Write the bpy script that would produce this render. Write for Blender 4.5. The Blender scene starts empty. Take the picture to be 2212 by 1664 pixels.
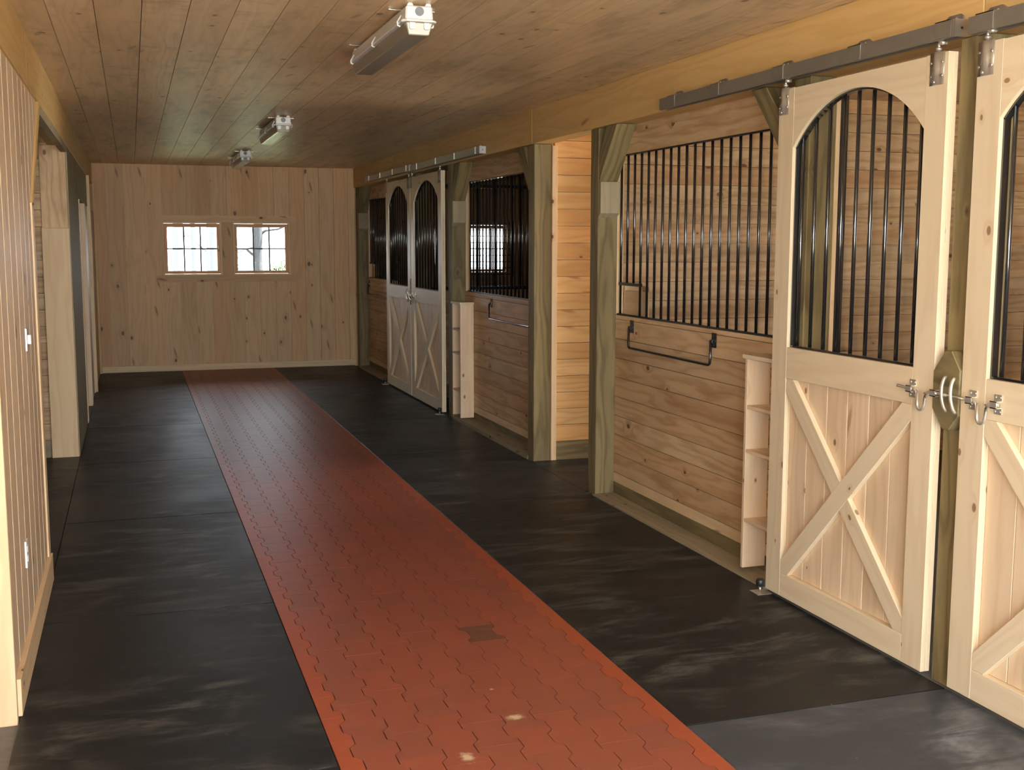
import bpy, bmesh, math, random
from mathutils import Vector, Matrix
random.seed(7)
S = bpy.context.scene
COL = S.collection

# ------------------------------------------------------------ camera, sky, light, exposure
W_PX, H_PX, F_PX = 2212, 1664, 2468.8
yaw, pitch, roll = 0.319766, 0.1233541, 0.0012578
fw = Vector((math.sin(yaw)*math.cos(pitch), math.cos(yaw)*math.cos(pitch), -math.sin(pitch)))
rt = Vector((math.cos(yaw), -math.sin(yaw), 0)); up = rt.cross(fw)
c_, s_ = math.cos(roll), math.sin(roll)
r2, u2 = c_*rt + s_*up, -s_*rt + c_*up
cam_d = bpy.data.cameras.new('camera'); cam = bpy.data.objects.new('camera', cam_d); COL.objects.link(cam)
cam_d.sensor_width = 36; cam_d.lens = F_PX*36/W_PX; cam_d.clip_end = 200
M = Matrix.Identity(4)
for i in range(3):
    M[i][0], M[i][1], M[i][2] = r2[i], u2[i], -fw[i]
M[2][3] = 1.72
cam.matrix_world = M
S.camera = cam
S.view_settings.view_transform = 'Standard'; S.view_settings.look = 'None'
S.view_settings.gamma = 1; S.view_settings.use_curve_mapping = False
S.view_settings.exposure = 0.35
S.cycles.use_denoising = True
S.cycles.max_bounces = 10; S.cycles.diffuse_bounces = 6; S.cycles.sample_clamp_indirect = 6

wd = bpy.data.worlds.new('sky'); S.world = wd; wd.use_nodes = True
bg = wd.node_tree.nodes['Background']
bg.inputs[0].default_value = (0.86, 0.96, 1.06, 1); bg.inputs[1].default_value = 11.5

def lamp(name, kind, loc, target, energy, color, size=None, portal=False):
    d = bpy.data.lights.new(name, kind); o = bpy.data.objects.new(name, d); COL.objects.link(o)
    o.location = loc
    o.rotation_euler = (Vector(target)-Vector(loc)).to_track_quat('-Z', 'Y').to_euler()
    if portal: d.cycles.is_portal = True
    else: d.energy = energy; d.color = color
    if size:
        if kind == 'AREA':
            d.shape = 'RECTANGLE'; d.size, d.size_y = size
        else: d.shadow_soft_size = size
    return o
# the camera's own flash, a little left of and above the lens
fl = lamp('camera_flash', 'SPOT', (-0.04, 0.02, 1.79), (2.1, 6.0, 1.35), 300, (1.0, 0.95, 0.88), 0.025)
sun = lamp('sun', 'SUN', (12, -4, 14), (4.5, -4, 0), 75, (1.0, 0.97, 0.88)); sun.data.angle = math.radians(0.5)
fl.data.spot_size = math.radians(78); fl.data.spot_blend = 0.6
# portals: the open barn end behind the camera, the side doorway, the windows
lamp('portal_barn_end', 'AREA', (1.3, -1.45, 1.36), (1.3, 1, 1.36), 0, None, (3.7, 2.72), True)
lamp('portal_side_door', 'AREA', (6.66, 7.9, 1.2), (3, 7.9, 1.2), 0, None, (1.2, 2.4), True)
lamp('portal_windows', 'AREA', (1.25, 16.17, 1.64), (1.25, 10, 1.64), 0, None, (1.75, 0.8), True)
lamp('portal_added_window', 'AREA', (6.84, 5.35, 1.64), (3, 5.35, 1.64), 0, None, (0.9, 0.8), True)  # portal for the window added to brighten the near stall
lamp('portal_stall_window', 'AREA', (4.95, 16.17, 1.64), (4.95, 10, 1.64), 0, None, (0.75, 0.8), True)

# ------------------------------------------------------------ materials
def new_mat(name):
    m = bpy.data.materials.new(name); m.use_nodes = True
    nt = m.node_tree
    return m, nt, nt.nodes['Principled BSDF']
class NG:
    def __init__(s, nt): s.nt = nt
    def n(s, t, **k):
        x = s.nt.nodes.new(t)
        for a, v in k.items(): setattr(x, a, v)
        return x
    def put(s, sock, v):
        if isinstance(v, (int, float)): sock.default_value = v
        elif isinstance(v, tuple): sock.default_value = v if len(v) == len(sock.default_value) else v + (1,)
        else: s.nt.links.new(v, sock)
    def m(s, op, a, b=0.0, c=None):
        x = s.n('ShaderNodeMath', operation=op)
        s.put(x.inputs[0], a); s.put(x.inputs[1], b)
        if c is not None: s.put(x.inputs[2], c)
        return x.outputs[0]
    def vec(s, x, y, z=0.0):
        v = s.n('ShaderNodeCombineXYZ')
        for i, q in enumerate((x, y, z)): s.put(v.inputs[i], q)
        return v.outputs[0]
    def noise(s, v, scale=1.0, det=3, rough=0.5, dist=0.0):
        x = s.n('ShaderNodeTexNoise'); s.put(x.inputs['Vector'], v)
        x.inputs['Scale'].default_value = scale; x.inputs['Detail'].default_value = det
        x.inputs['Roughness'].default_value = rough; x.inputs['Distortion'].default_value = dist
        return x.outputs['Fac']
    def ramp(s, f, a, b, lo=0.0, hi=1.0):
        x = s.n('ShaderNodeMapRange', interpolation_type='SMOOTHSTEP'); s.put(x.inputs[0], f)
        for i, q in enumerate((a, b, lo, hi)): s.put(x.inputs[i+1], q)
        return x.outputs[0]
    def mix(s, f, a, b, mode='MIX'):
        x = s.n('ShaderNodeMix', data_type='RGBA', blend_type=mode)
        s.put(x.inputs[0], f); s.put(x.inputs[6], a); s.put(x.inputs[7], b)
        return x.outputs[2]

def wood(name, light, dark, knot=(0.10, 0.035, 0.012), knots=0.13, grain=0.45, rough=0.55, tone=0.12, stain=None, stain_amt=0.0, spec=0.35, hue=0.0, kscale=6.0, spikes=0.03, spike=1.0, chatter=0.0, bump=0.12):
    """Sawn timber: the board's UV runs u metres along the grain, v across it; v also carries a random board number."""
    m, nt, bs = new_mat(name); g = NG(nt)
    uv = g.n('ShaderNodeUVMap').outputs[0]
    sp = g.n('ShaderNodeSeparateXYZ'); g.put(sp.inputs[0], uv)
    u, v = sp.outputs[0], sp.outputs[1]
    cell = g.m('FLOOR', g.m('DIVIDE', v, 10.0)); vl = g.m('SUBTRACT', v, g.m('MULTIPLY', cell, 10.0))
    wn = g.n('ShaderNodeTexWhiteNoise', noise_dimensions='1D'); g.put(wn.inputs['W'], cell)
    tn = wn.outputs['Value']
    c37 = g.m('MULTIPLY', cell, 3.7)
    # knots
    kv = g.vec(g.m('MULTIPLY', u, kscale*0.62), g.m('MULTIPLY', vl, kscale), g.m('MULTIPLY', cell, 0.37))
    vo = g.n('ShaderNodeTexVoronoi', voronoi_dimensions='2D'); 
    kv2 = g.vec(g.m('MULTIPLY', u, kscale*0.62), g.m('ADD', g.m('MULTIPLY', vl, kscale), g.m('MULTIPLY', cell, 5.3)))
    g.put(vo.inputs['Vector'], kv2); vo.inputs['Scale'].default_value = 1.0
    sc = g.n('ShaderNodeSeparateColor'); g.put(sc.inputs[0], vo.outputs['Color'])
    has = g.m('LESS_THAN', sc.outputs[0], knots)
    size = g.m('ADD', g.m('MULTIPLY', sc.outputs[1], 0.07), 0.035)
    kd = g.m('DIVIDE', vo.outputs['Distance'], size)
    kmask = g.m('MULTIPLY', g.ramp(kd, 1.15, 0.7), has)
    # spike knots: long slanted marks on some boards
    sv = g.vec(g.m('ADD', g.m('MULTIPLY', u, 2.6), g.m('MULTIPLY', vl, spike*3.0)), g.m('ADD', g.m('MULTIPLY', vl, 9.0), g.m('ADD', g.m('MULTIPLY', cell, 2.3), g.m('MULTIPLY', u, spike*1.3))))
    vs = g.n('ShaderNodeTexVoronoi', voronoi_dimensions='2D'); g.put(vs.inputs['Vector'], sv); vs.inputs['Scale'].default_value = 1.0
    ss = g.n('ShaderNodeSeparateColor'); g.put(ss.inputs[0], vs.outputs['Color'])
    smask = g.m('MULTIPLY', g.ramp(vs.outputs['Distance'], 0.20, 0.06), g.m('LESS_THAN', ss.outputs[0], spikes))
    khalo = g.m('MULTIPLY', g.ramp(kd, 4.0, 0.9), has)
    # grain
    broad = g.noise(g.vec(g.m('MULTIPLY', u, 0.8), g.m('MULTIPLY', vl, 6), c37), 1.0, 3, 0.5)
    ph = g.m('ADD', g.m('MULTIPLY', vl, 70.0), g.m('ADD', g.m('MULTIPLY', broad, 34.0), g.m('MULTIPLY', khalo, 5.0)))
    rings = g.m('POWER', g.m('MULTIPLY', g.m('ADD', g.m('SINE', ph), 1.0), 0.5), 2.2)
    fine = g.noise(g.vec(g.m('MULTIPLY', u, 5), g.m('MULTIPLY', vl, 80), c37), 1.0, 4, 0.65)
    f = g.m('ADD', g.m('MULTIPLY', rings, 0.8*grain), g.m('ADD', g.m('MULTIPLY', g.ramp(broad, 0.35, 0.7), 0.55*grain), g.m('MULTIPLY', g.ramp(fine, 0.35, 0.7), 0.2*grain)))
    f = g.m('ADD', f, g.m('MULTIPLY', khalo, 0.30))
    col = g.mix(g.m('MINIMUM', f, 1.0), light, dark)
    if hue:
        wn2 = g.n('ShaderNodeTexWhiteNoise', noise_dimensions='1D'); g.put(wn2.inputs['W'], g.m('ADD', cell, 51.3))
        col = g.mix(g.m('MULTIPLY', g.ramp(wn2.outputs['Value'], 0.3, 1.0), hue), col, (dark[0]*1.15, dark[1]*0.85, dark[2]*0.6))
    if stain:
        sn = g.noise(g.vec(g.m('MULTIPLY', u, 1.6), g.m('MULTIPLY', vl, 6), c37), 1.0, 4, 0.65)
        col = g.mix(g.m('MULTIPLY', g.ramp(sn, 0.48, 0.72), stain_amt), col, stain)
    bh = 0.0
    if chatter:     # crosswise saw and planer marks on the ceiling boards
        ch = g.noise(g.vec(g.m('MULTIPLY', u, 11.0), g.m('MULTIPLY', vl, 4.0), c37), 1.0, 2, 0.5, 0.4)
        gate = g.ramp(g.noise(g.vec(g.m('MULTIPLY', u, 1.3), g.m('MULTIPLY', vl, 2.0), g.m('ADD', c37, 9.0)), 1.0, 2), 0.42, 0.62)
        hi = g.m('MULTIPLY', g.ramp(ch, 0.56, 0.70), gate); lo = g.m('MULTIPLY', g.ramp(ch, 0.44, 0.32), gate)
        col = g.mix(g.m('MULTIPLY', hi, 0.22*chatter), col, (0.85, 0.68, 0.45)); col = g.mix(g.m('MULTIPLY', lo, 0.30*chatter), col, (0.26, 0.16, 0.08))
        bh = g.m('MULTIPLY', g.m('MULTIPLY', ch, gate), 2.2)
    mult = g.m('ADD', 1.0-tone, g.m('MULTIPLY', tn, 2*tone))
    gc = g.n('ShaderNodeCombineColor')
    for i in range(3): g.put(gc.inputs[i], mult)
    col = g.mix(1.0, col, gc.outputs[0], 'MULTIPLY')
    col = g.mix(g.m('MULTIPLY', kmask, 0.85), col, knot)
    col = g.mix(g.m('MULTIPLY', smask, 0.6), col, (knot[0]*1.5, knot[1]*1.5, knot[2]*1.5))
    g.put(bs.inputs['Base Color'], col)
    bs.inputs['Roughness'].default_value = rough
    bs.inputs['Specular IOR Level'].default_value = spec
    bm = g.n('ShaderNodeBump'); bm.inputs['Strength'].default_value = 0.5 if chatter else bump; bm.inputs['Distance'].default_value = 0.002
    g.put(bm.inputs['Height'], g.m('ADD', g.m('MULTIPLY', fine, 0.6), g.m('ADD', g.m('MULTIPLY', rings, 0.3), bh)))
    g.put(bs.inputs['Normal'], bm.outputs[0])
    return m

def plain(name, col, rough=0.5, metal=0.0, spec=0.5, noise_amt=0.0, noise_scale=30.0, coat=0.0, bump=0.0):
    m, nt, bs = new_mat(name); g = NG(nt)
    bs.inputs['Roughness'].default_value = rough; bs.inputs['Metallic'].default_value = metal
    bs.inputs['Specular IOR Level'].default_value = spec; bs.inputs['Coat Weight'].default_value = coat
    tc = g.n('ShaderNodeTexCoord').outputs['Object']
    nz = g.noise(tc, noise_scale, 4, 0.6)
    k = g.m('ADD', 1.0-noise_amt, g.m('MULTIPLY', nz, 2*noise_amt))
    cc = g.n('ShaderNodeCombineColor')
    for i in range(3): g.put(cc.inputs[i], k)
    g.put(bs.inputs['Base Color'], g.mix(1.0, col, cc.outputs[0], 'MULTIPLY'))
    if bump:
        b = g.n('ShaderNodeBump'); b.inputs['Strength'].default_value = bump; b.inputs['Distance'].default_value = 0.002
        g.put(b.inputs['Height'], nz); g.put(bs.inputs['Normal'], b.outputs[0])
    return m

MAT = {}
MAT['door'] = wood('pale_pine', (0.76, 0.63, 0.43), (0.62, 0.46, 0.28), spikes=0.0, knots=0.13, grain=0.35, tone=0.06, rough=0.5, kscale=8.0, knot=(0.22, 0.10, 0.045))
MAT['doorpanel'] = wood('pink_pine', (0.78, 0.60, 0.40), (0.62, 0.42, 0.24), spikes=0.008, knots=0.12, grain=0.45, tone=0.10, rough=0.5, kscale=7.0, knot=(0.22, 0.09, 0.04))
MAT['pine'] = wood('pine_boards', (0.68, 0.495, 0.285), (0.44, 0.27, 0.13), knots=0.15, grain=0.7, tone=0.10, hue=0.35, stain=(0.33, 0.17, 0.075), stain_amt=0.5, knot=(0.10, 0.035, 0.013))
MAT['vpine'] = wood('pine_planks_upright', (0.65, 0.43, 0.225), (0.44, 0.26, 0.12), knots=0.24, spikes=0.15, grain=0.36, tone=0.13, hue=0.35, knot=(0.11, 0.04, 0.015), kscale=5.0)
MAT['lpine'] = wood('pine_planks_left', (0.70, 0.53, 0.35), (0.54, 0.37, 0.22), knots=0.12, spikes=0.08, bump=0.02, grain=0.22, tone=0.10, hue=0.12, knot=(0.15, 0.05, 0.025), kscale=5.0)
MAT['alcove'] = wood('warm_lit_pine_boards', (0.64, 0.43, 0.19), (0.47, 0.265, 0.09), knots=0.14, grain=0.6, tone=0.10, hue=0.3, knot=(0.16, 0.04, 0.01))  # pine boards; the passage's warm light is put into their colour
MAT['trim'] = wood('light_trim', (0.74, 0.55, 0.33), (0.58, 0.37, 0.18), knots=0.08, grain=0.4, tone=0.05)
MAT['beam'] = wood('planed_beam', (0.64, 0.42, 0.17), (0.48, 0.28, 0.09), knots=0.10, grain=0.4, tone=0.06, kscale=5.0)
MAT['ceil'] = wood('ceiling_planks', (0.79, 0.575, 0.345), (0.60, 0.41, 0.225), knots=0.12, grain=0.45, tone=0.08, rough=0.38, chatter=1.0, stain=(0.28, 0.20, 0.11), stain_amt=0.5, spec=0.5, knot=(0.16, 0.08, 0.035))
MAT['treated'] = wood('treated_timber', (0.25, 0.192, 0.086), (0.14, 0.104, 0.044), knots=0.12, grain=0.9, tone=0.08, rough=0.65, stain=(0.12, 0.11, 0.065), stain_amt=0.4, knot=(0.09, 0.05, 0.02))
MAT['treated_l'] = wood('grey_timber', (0.36, 0.295, 0.19), (0.25, 0.20, 0.12), knots=0.10, grain=0.5, tone=0.06, rough=0.75, stain=(0.24, 0.20, 0.14), stain_amt=0.4, spec=0.15)
MAT['black'] = plain('black_steel', (0.012, 0.012, 0.013), 0.16, 0.0, 0.9, coat=0.6)
MAT['blackmatt'] = plain('black_plastic', (0.015, 0.015, 0.016), 0.45)
MAT['track'] = plain('grey_galvanised', (0.25, 0.225, 0.19), 0.45, 0.55, 0.5, 0.15, 14)
MAT['hanger'] = plain('zinc_plate', (0.50, 0.45, 0.38), 0.30, 0.75, 0.5, 0.12, 40)
MAT['chrome'] = plain('bright_steel', (0.80, 0.75, 0.64), 0.27, 0.75)
MAT['white'] = plain('white_plastic', (0.78, 0.76, 0.72), 0.35, 0, 0.5)
MAT['grey'] = plain('grey_knockout', (0.16, 0.16, 0.18), 0.5)
MAT['galv_end'] = plain('galvanised_sheet', (0.5, 0.5, 0.47), 0.35, 0.9)
MAT['muntin'] = plain('grey_muntin', (0.10, 0.09, 0.06), 0.5)
MAT['sash'] = wood('window_sash', (0.66, 0.36, 0.17), (0.50, 0.24, 0.10), knots=0.03, grain=0.4, tone=0.05, kscale=6.0)
MAT['bark'] = plain('bark', (0.030, 0.031, 0.034), 0.9, 0, 0.2, 0.35, 9, bump=0.8)
MAT['leaf'] = plain('leaves', (0.03, 0.052, 0.012), 0.7, 0, 0.2, 0.3, 3)
MAT['grass'] = plain('outdoor_ground', (0.07, 0.08, 0.045), 0.9, 0, 0.2, 0.35, 2)

MAT['gravel'] = plain('gravel', (0.50, 0.47, 0.41), 0.9, 0, 0.2, 0.25, 6)
# clear plastic lamp cover, grey because the tubes are off
m, nt, bs = new_mat('smoky_lamp_cover'); g = NG(nt)
bs.inputs['Base Color'].default_value = (0.27, 0.24, 0.19, 1); bs.inputs['Roughness'].default_value = 0.22
bs.inputs['Specular IOR Level'].default_value = 0.6
MAT['cover'] = m
m, nt, bs = new_mat('window_glass'); g = NG(nt)
tr = g.n('ShaderNodeBsdfTransparent'); gl = g.n('ShaderNodeBsdfGlossy'); gl.inputs['Roughness'].default_value = 0.02
fr = g.n('ShaderNodeFresnel'); fr.inputs[0].default_value = 1.45
mx = g.n('ShaderNodeMixShader'); g.put(mx.inputs[0], fr.outputs[0]); g.put(mx.inputs[1], tr.outputs[0]); g.put(mx.inputs[2], gl.outputs[0])
g.put(nt.nodes['Material Output'].inputs[0], mx.outputs[0]); MAT['glass'] = m

# rubber mats: black crumb rubber with dust scuffs
def rubber(name, base, dust, amt, lo, hi):
    m, nt, bs = new_mat(name); g = NG(nt)
    pos = g.n('ShaderNodeNewGeometry').outputs['Position']
    sp = g.n('ShaderNodeSeparateXYZ'); g.put(sp.inputs[0], pos)
    crumb = g.noise(pos, 260, 2, 0.6)
    big = g.noise(pos, 1.1, 5, 0.65, 0.3)
    scuff = g.noise(g.vec(g.m('MULTIPLY', sp.outputs[0], 2.2), g.m('MULTIPLY', sp.outputs[1], 7.0), 0.0), 1.0, 6, 0.7, 0.6)
    speck = g.n('ShaderNodeTexVoronoi'); g.put(speck.inputs['Vector'], pos); speck.inputs['Scale'].default_value = 16
    sc = g.n('ShaderNodeSeparateColor'); g.put(sc.inputs[0], speck.outputs['Color'])
    dot = g.m('MULTIPLY', g.m('LESS_THAN', speck.outputs['Distance'], 0.07), g.m('LESS_THAN', sc.outputs[0], 0.10))
    f = g.m('MULTIPLY', g.m('MULTIPLY', g.ramp(scuff, lo, hi), g.ramp(big, 0.35, 0.65)), amt)
    f = g.m('ADD', f, g.m('MULTIPLY', dot, 0.35))
    cr = g.m('ADD', 0.65, g.m('MULTIPLY', crumb, 0.7))
    cc = g.n('ShaderNodeCombineColor')
    for i in range(3): g.put(cc.inputs[i], cr)
    g.put(bs.inputs['Base Color'], g.mix(1.0, g.mix(f, base, dust), cc.outputs[0], 'MULTIPLY'))
    g.put(bs.inputs['Roughness'], g.ramp(big, 0.3, 0.7, 0.36, 0.48))
    bs.inputs['Specular IOR Level'].default_value = 0.11
    b = g.n('ShaderNodeBump'); b.inputs['Strength'].default_value = 0.35; b.inputs['Distance'].default_value = 0.0015
    g.put(b.inputs['Height'], crumb); g.put(bs.inputs['Normal'], b.outputs[0])
    return m
MAT['mat'] = rubber('black_rubber', (0.0175, 0.0175, 0.017), (0.15, 0.145, 0.13), 0.8, 0.46, 0.74)
MAT['matdust'] = rubber('dusty_rubber', (0.05, 0.054, 0.062), (0.30, 0.315, 0.345), 0.95, 0.34, 0.66)
MAT['matseam'] = plain('concrete_gap', (0.17, 0.165, 0.15), 0.8, 0, 0.3, 0.3, 20)

# red rubber pavers: vertex colour carries a tint per paver
m, nt, bs = new_mat('red_rubber_paver'); g = NG(nt)
pos = g.n('ShaderNodeNewGeometry').outputs['Position']
at = g.n('ShaderNodeAttribute'); at.attribute_name = 'tint'
sc = g.n('ShaderNodeSeparateColor'); g.put(sc.inputs[0], at.outputs['Color'])
crumb = g.noise(pos, 300, 2, 0.6); big = g.noise(pos, 1.3, 4, 0.6)
sp = g.n('ShaderNodeSeparateXYZ'); g.put(sp.inputs[0], pos)
scuff = g.noise(g.vec(g.m('MULTIPLY', sp.outputs[0], 3.0), g.m('MULTIPLY', sp.outputs[1], 9.0), 0.0), 1.0, 5, 0.7, 0.5)
col = g.mix(sc.outputs[0], (0.275, 0.078, 0.046), (0.235, 0.076, 0.048))
col = g.mix(sc.outputs[1], col, (0.34, 0.078, 0.033))      # outer border strip
col = g.mix(sc.outputs[2], col, (0.12, 0.058, 0.036))      # the one brown paver
col = g.mix(g.m('MULTIPLY', g.ramp(scuff, 0.55, 0.8), 0.25), col, (0.34, 0.16, 0.11))
gr = g.noise(pos, 45, 4, 0.75)
for (sx, sy, rx, ry) in ((1.012, 3.53, 0.030, 0.050), (1.27, 3.79, 0.045, 0.030), (1.266, 4.07, 0.012, 0.012)):
    dx = g.m('DIVIDE', g.m('SUBTRACT', sp.outputs[0], sx), rx); dy = g.m('DIVIDE', g.m('SUBTRACT', sp.outputs[1], sy), ry)
    d = g.m('ADD', g.m('SQRT', g.m('ADD', g.m('MULTIPLY', dx, dx), g.m('MULTIPLY', dy, dy))), g.m('MULTIPLY', g.m('SUBTRACT', gr, 0.5), 1.6))
    col = g.mix(g.m('MULTIPLY', g.ramp(d, 1.0, 0.2), 0.75), col, (0.62, 0.50, 0.32))
cr = g.m('ADD', 0.75, g.m('MULTIPLY', crumb, 0.5))
cc = g.n('ShaderNodeCombineColor')
for i in range(3): g.put(cc.inputs[i], cr)
g.put(bs.inputs['Base Color'], g.mix(1.0, col, cc.outputs[0], 'MULTIPLY'))
bs.inputs['Roughness'].default_value = 0.38; bs.inputs['Specular IOR Level'].default_value = 0.11
b = g.n('ShaderNodeBump'); b.inputs['Strength'].default_value = 0.3; b.inputs['Distance'].default_value = 0.0015
g.put(b.inputs['Height'], crumb); g.put(bs.inputs['Normal'], b.outputs[0])
MAT['paver'] = m

# ------------------------------------------------------------ mesh builder
class MB:
    def __init__(s, ox=0, oy=0, oz=0):
        s.v = []; s.f = []; s.uv = []; s.sm = []; s.o = Vector((ox, oy, oz)); s.fm = []
    def _face(s, idx, grain, off, smooth=False):
        pts = [s.v[i] for i in idx]
        n = Vector((0, 0, 0))
        for a in range(len(pts)):
            p, q = pts[a], pts[(a+1) % len(pts)]
            n += Vector(((p.y-q.y)*(p.z+q.z), (p.z-q.z)*(p.x+q.x), (p.x-q.x)*(p.y+q.y)))
        gv = Vector(grain).normalized()
        n = n.normalized() if n.length > 0 else Vector((0, 0, 1))
        if abs(n.dot(gv)) > 0.9:
            gv = n.orthogonal().normalized(); k = 0.25
        else: k = 1.0
        gv = (gv - n*n.dot(gv)).normalized(); w = n.cross(gv)
        w = Vector((abs(w.x), abs(w.y), abs(w.z))) if max(abs(w.x), abs(w.y), abs(w.z)) > 0.99 else w
        s.f.append(tuple(idx)); s.sm.append(smooth)
        s.uv.append([(p.dot(gv)*k + off[0], (p.dot(w) % 10.0 if False else p.dot(w)) + off[1]) for p in pts])
    def off(s): return (random.uniform(0, 40), random.randint(1, 400)*10 + 5 + random.uniform(-1.5, 1.5))
    def box(s, x0, x1, y0, y1, z0, z1, grain='z', off=None):
        b = len(s.v)
        for x in (x0, x1):
            for y in (y0, y1):
                for z in (z0, z1): s.v.append(Vector((x, y, z)))
        gd = {'x': (1, 0, 0), 'y': (0, 1, 0), 'z': (0, 0, 1)}[grain]
        o = off or s.off()
        # keep v local to the board so its number stays right
        cen = Vector(((x0+x1)/2, (y0+y1)/2, (z0+z1)/2))
        for q in ((0, 1, 3, 2), (4, 6, 7, 5), (0, 4, 5, 1), (2, 3, 7, 6), (0, 2, 6, 4), (1, 5, 7, 3)):
            s._facel([b+i for i in q], gd, o, cen)
        return s
    def _facel(s, idx, gd, o, cen, smooth=False):
        old = [s.v[i].copy() for i in idx]
        for i in idx: s.v[i] = s.v[i] - cen
        s._face(idx, gd, o, smooth)
        for i, p in zip(idx, old): s.v[i] = p
    def prism(s, poly, axis, a, b, grain, smooth=False):
        """poly: 2-D outline; axis 'x': (y,z) outline extruded from x=a to b; 'y': (x,z); 'z': (x,y)"""
        def P(p, t):
            return Vector({'x': (t, p[0], p[1]), 'y': (p[0], t, p[1]), 'z': (p[0], p[1], t)}[axis])
        n = len(poly); st = len(s.v)
        s.v += [P(p, a) for p in poly] + [P(p, b) for p in poly]
        cen = sum(s.v[st:], Vector())/(2*n); o = s.off()
        s._facel([st+i for i in range(n)], grain, o, cen)
        s._facel([st+n+i for i in reversed(range(n))], grain, o, cen)
        for i in range(n):
            j = (i+1) % n
            s._facel([st+i, st+n+i, st+n+j, st+j], grain, o, cen, smooth)
        return s
    def tube(s, pts, r, seg=10, cap=True, smooth=True):
        pts = [Vector(p) for p in pts]; st = len(s.v); n = len(pts)
        rs = r if isinstance(r, (list, tuple)) else [r]*n
        t0 = (pts[1]-pts[0]).normalized(); a = t0.orthogonal().normalized()
        for i, p in enumerate(pts):
            t = (pts[min(i+1, n-1)]-pts[max(i-1, 0)]).normalized()
            a = (a - t*a.dot(t)).normalized(); bb = t.cross(a)
            for k in range(seg):
                an = 2*math.pi*k/seg
                s.v.append(p + (a*math.cos(an)+bb*math.sin(an))*rs[i])
        for i in range(n-1):
            for k in range(seg):
                k2 = (k+1) % seg
                s._face([st+i*seg+k, st+i*seg+k2, st+(i+1)*seg+k2, st+(i+1)*seg+k], tuple(t0), (0, 5), smooth)
        if cap:
            s._face([st+k for k in reversed(range(seg))], tuple(a), (0, 5))
            s._face([st+(n-1)*seg+k for k in range(seg)], tuple(a), (0, 5))
        return s
    def cyl(s, p0, p1, r, seg=14): return s.tube([p0, p1], r, seg)
    def ribbon(s, path, th, x0, x1):
        """flat bar bent along a (y,z) path, th thick, from x0 to x1"""
        n = len(path)
        out = []
        for i, p in enumerate(path):
            q0 = Vector(path[max(i-1, 0)]); q1 = Vector(path[min(i+1, n-1)])
            t = (q1-q0).normalized(); nn = Vector((-t.y, t.x))
            out.append((p[0]+nn.x*th, p[1]+nn.y*th))
        for i in range(n-1):
            s.prism([path[i], path[i+1], out[i+1], out[i]], 'x', x0, x1, (0, 0, 1))
        return s
    def mesh(s, name, mat):
        me = bpy.data.meshes.new(name)
        me.from_pydata([tuple(v-s.o) for v in s.v], [], s.f); 
        ul = me.uv_layers.new(name='UVMap'); k = 0
        for f in s.uv:
            for q in f: ul.data[k].uv = q; k += 1
        me.polygons.foreach_set('use_smooth', s.sm)
        me.materials.append(mat)
        bm = bmesh.new(); bm.from_mesh(me); bmesh.ops.recalc_face_normals(bm, faces=bm.faces); bm.to_mesh(me); bm.free()
        return me
    def build(s, name, mat, parent=None, bev=0.0):
        ob = bpy.data.objects.new(name, s.mesh(name, MAT[mat] if isinstance(mat, str) else mat))
        COL.objects.link(ob)
        if parent is None: ob.location = s.o
        else: ob.parent = parent
        if bev:
            b = ob.modifiers.new('edge', 'BEVEL'); b.width = bev; b.segments = 1; b.limit_method = 'ANGLE'; b.angle_limit = 0.8
        return ob

def tag(o, label=None, cat=None, group=None, kind=None):
    if label: o['label'] = label
    if cat: o['category'] = cat
    if group: o['group'] = group
    if kind: o['kind'] = kind
    return o
def empty(name, loc, label, cat, group=None):
    o = bpy.data.objects.new(name, None); COL.objects.link(o); o.location = loc; o.empty_display_size = 0.1
    return tag(o, label, cat, group)
def struct(mb, name, mat, label=None, parent=None, bev=0.0):
    o = mb.build(name, mat, parent, bev)
    if parent is None: o['kind'] = 'structure'
    if label: o['label'] = label; 
    return o

CZ = 2.75
FL = -0.012
GAP = 0.0035
def boards_v(mb, axis, fixed0, fixed1, a0, a1, z0, z1, w, jit=0.0, holes=()):
    """upright planks: axis 'x' = wall runs along x (fixed = y range); 'y' = runs along y (fixed = x range)"""
    a = a0
    while a < a1-1e-4:
        b = min(a+w*(1+random.uniform(-jit, jit)), a1)
        zs = [(z0, z1)]
        for (h0, h1, hz0, hz1) in holes:
            if b > h0+1e-4 and a < h1-1e-4:
                zs = [q for lo, hi in zs for q in ((lo, min(hi, hz0)), (max(lo, hz1), hi)) if q[1]-q[0] > 0.01]
        o = mb.off()
        for lo, hi in zs:
            if axis == 'x': mb.box(a+GAP/2, b-GAP/2, fixed0, fixed1, lo, hi, 'z', o)
            else: mb.box(fixed0, fixed1, a+GAP/2, b-GAP/2, lo, hi, 'z', o)
        a = b
def boards_h(mb, axis, fixed0, fixed1, a0, a1, z0, z1, w=0.132):
    z = z0
    while z < z1-1e-4:
        t = min(z+w, z1)
        if axis == 'x': mb.box(a0, a1, fixed0, fixed1, z+GAP/2, t-GAP/2, 'x')
        else: mb.box(fixed0, fixed1, a0, a1, z+GAP/2, t-GAP/2, 'y')
        z = t

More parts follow.
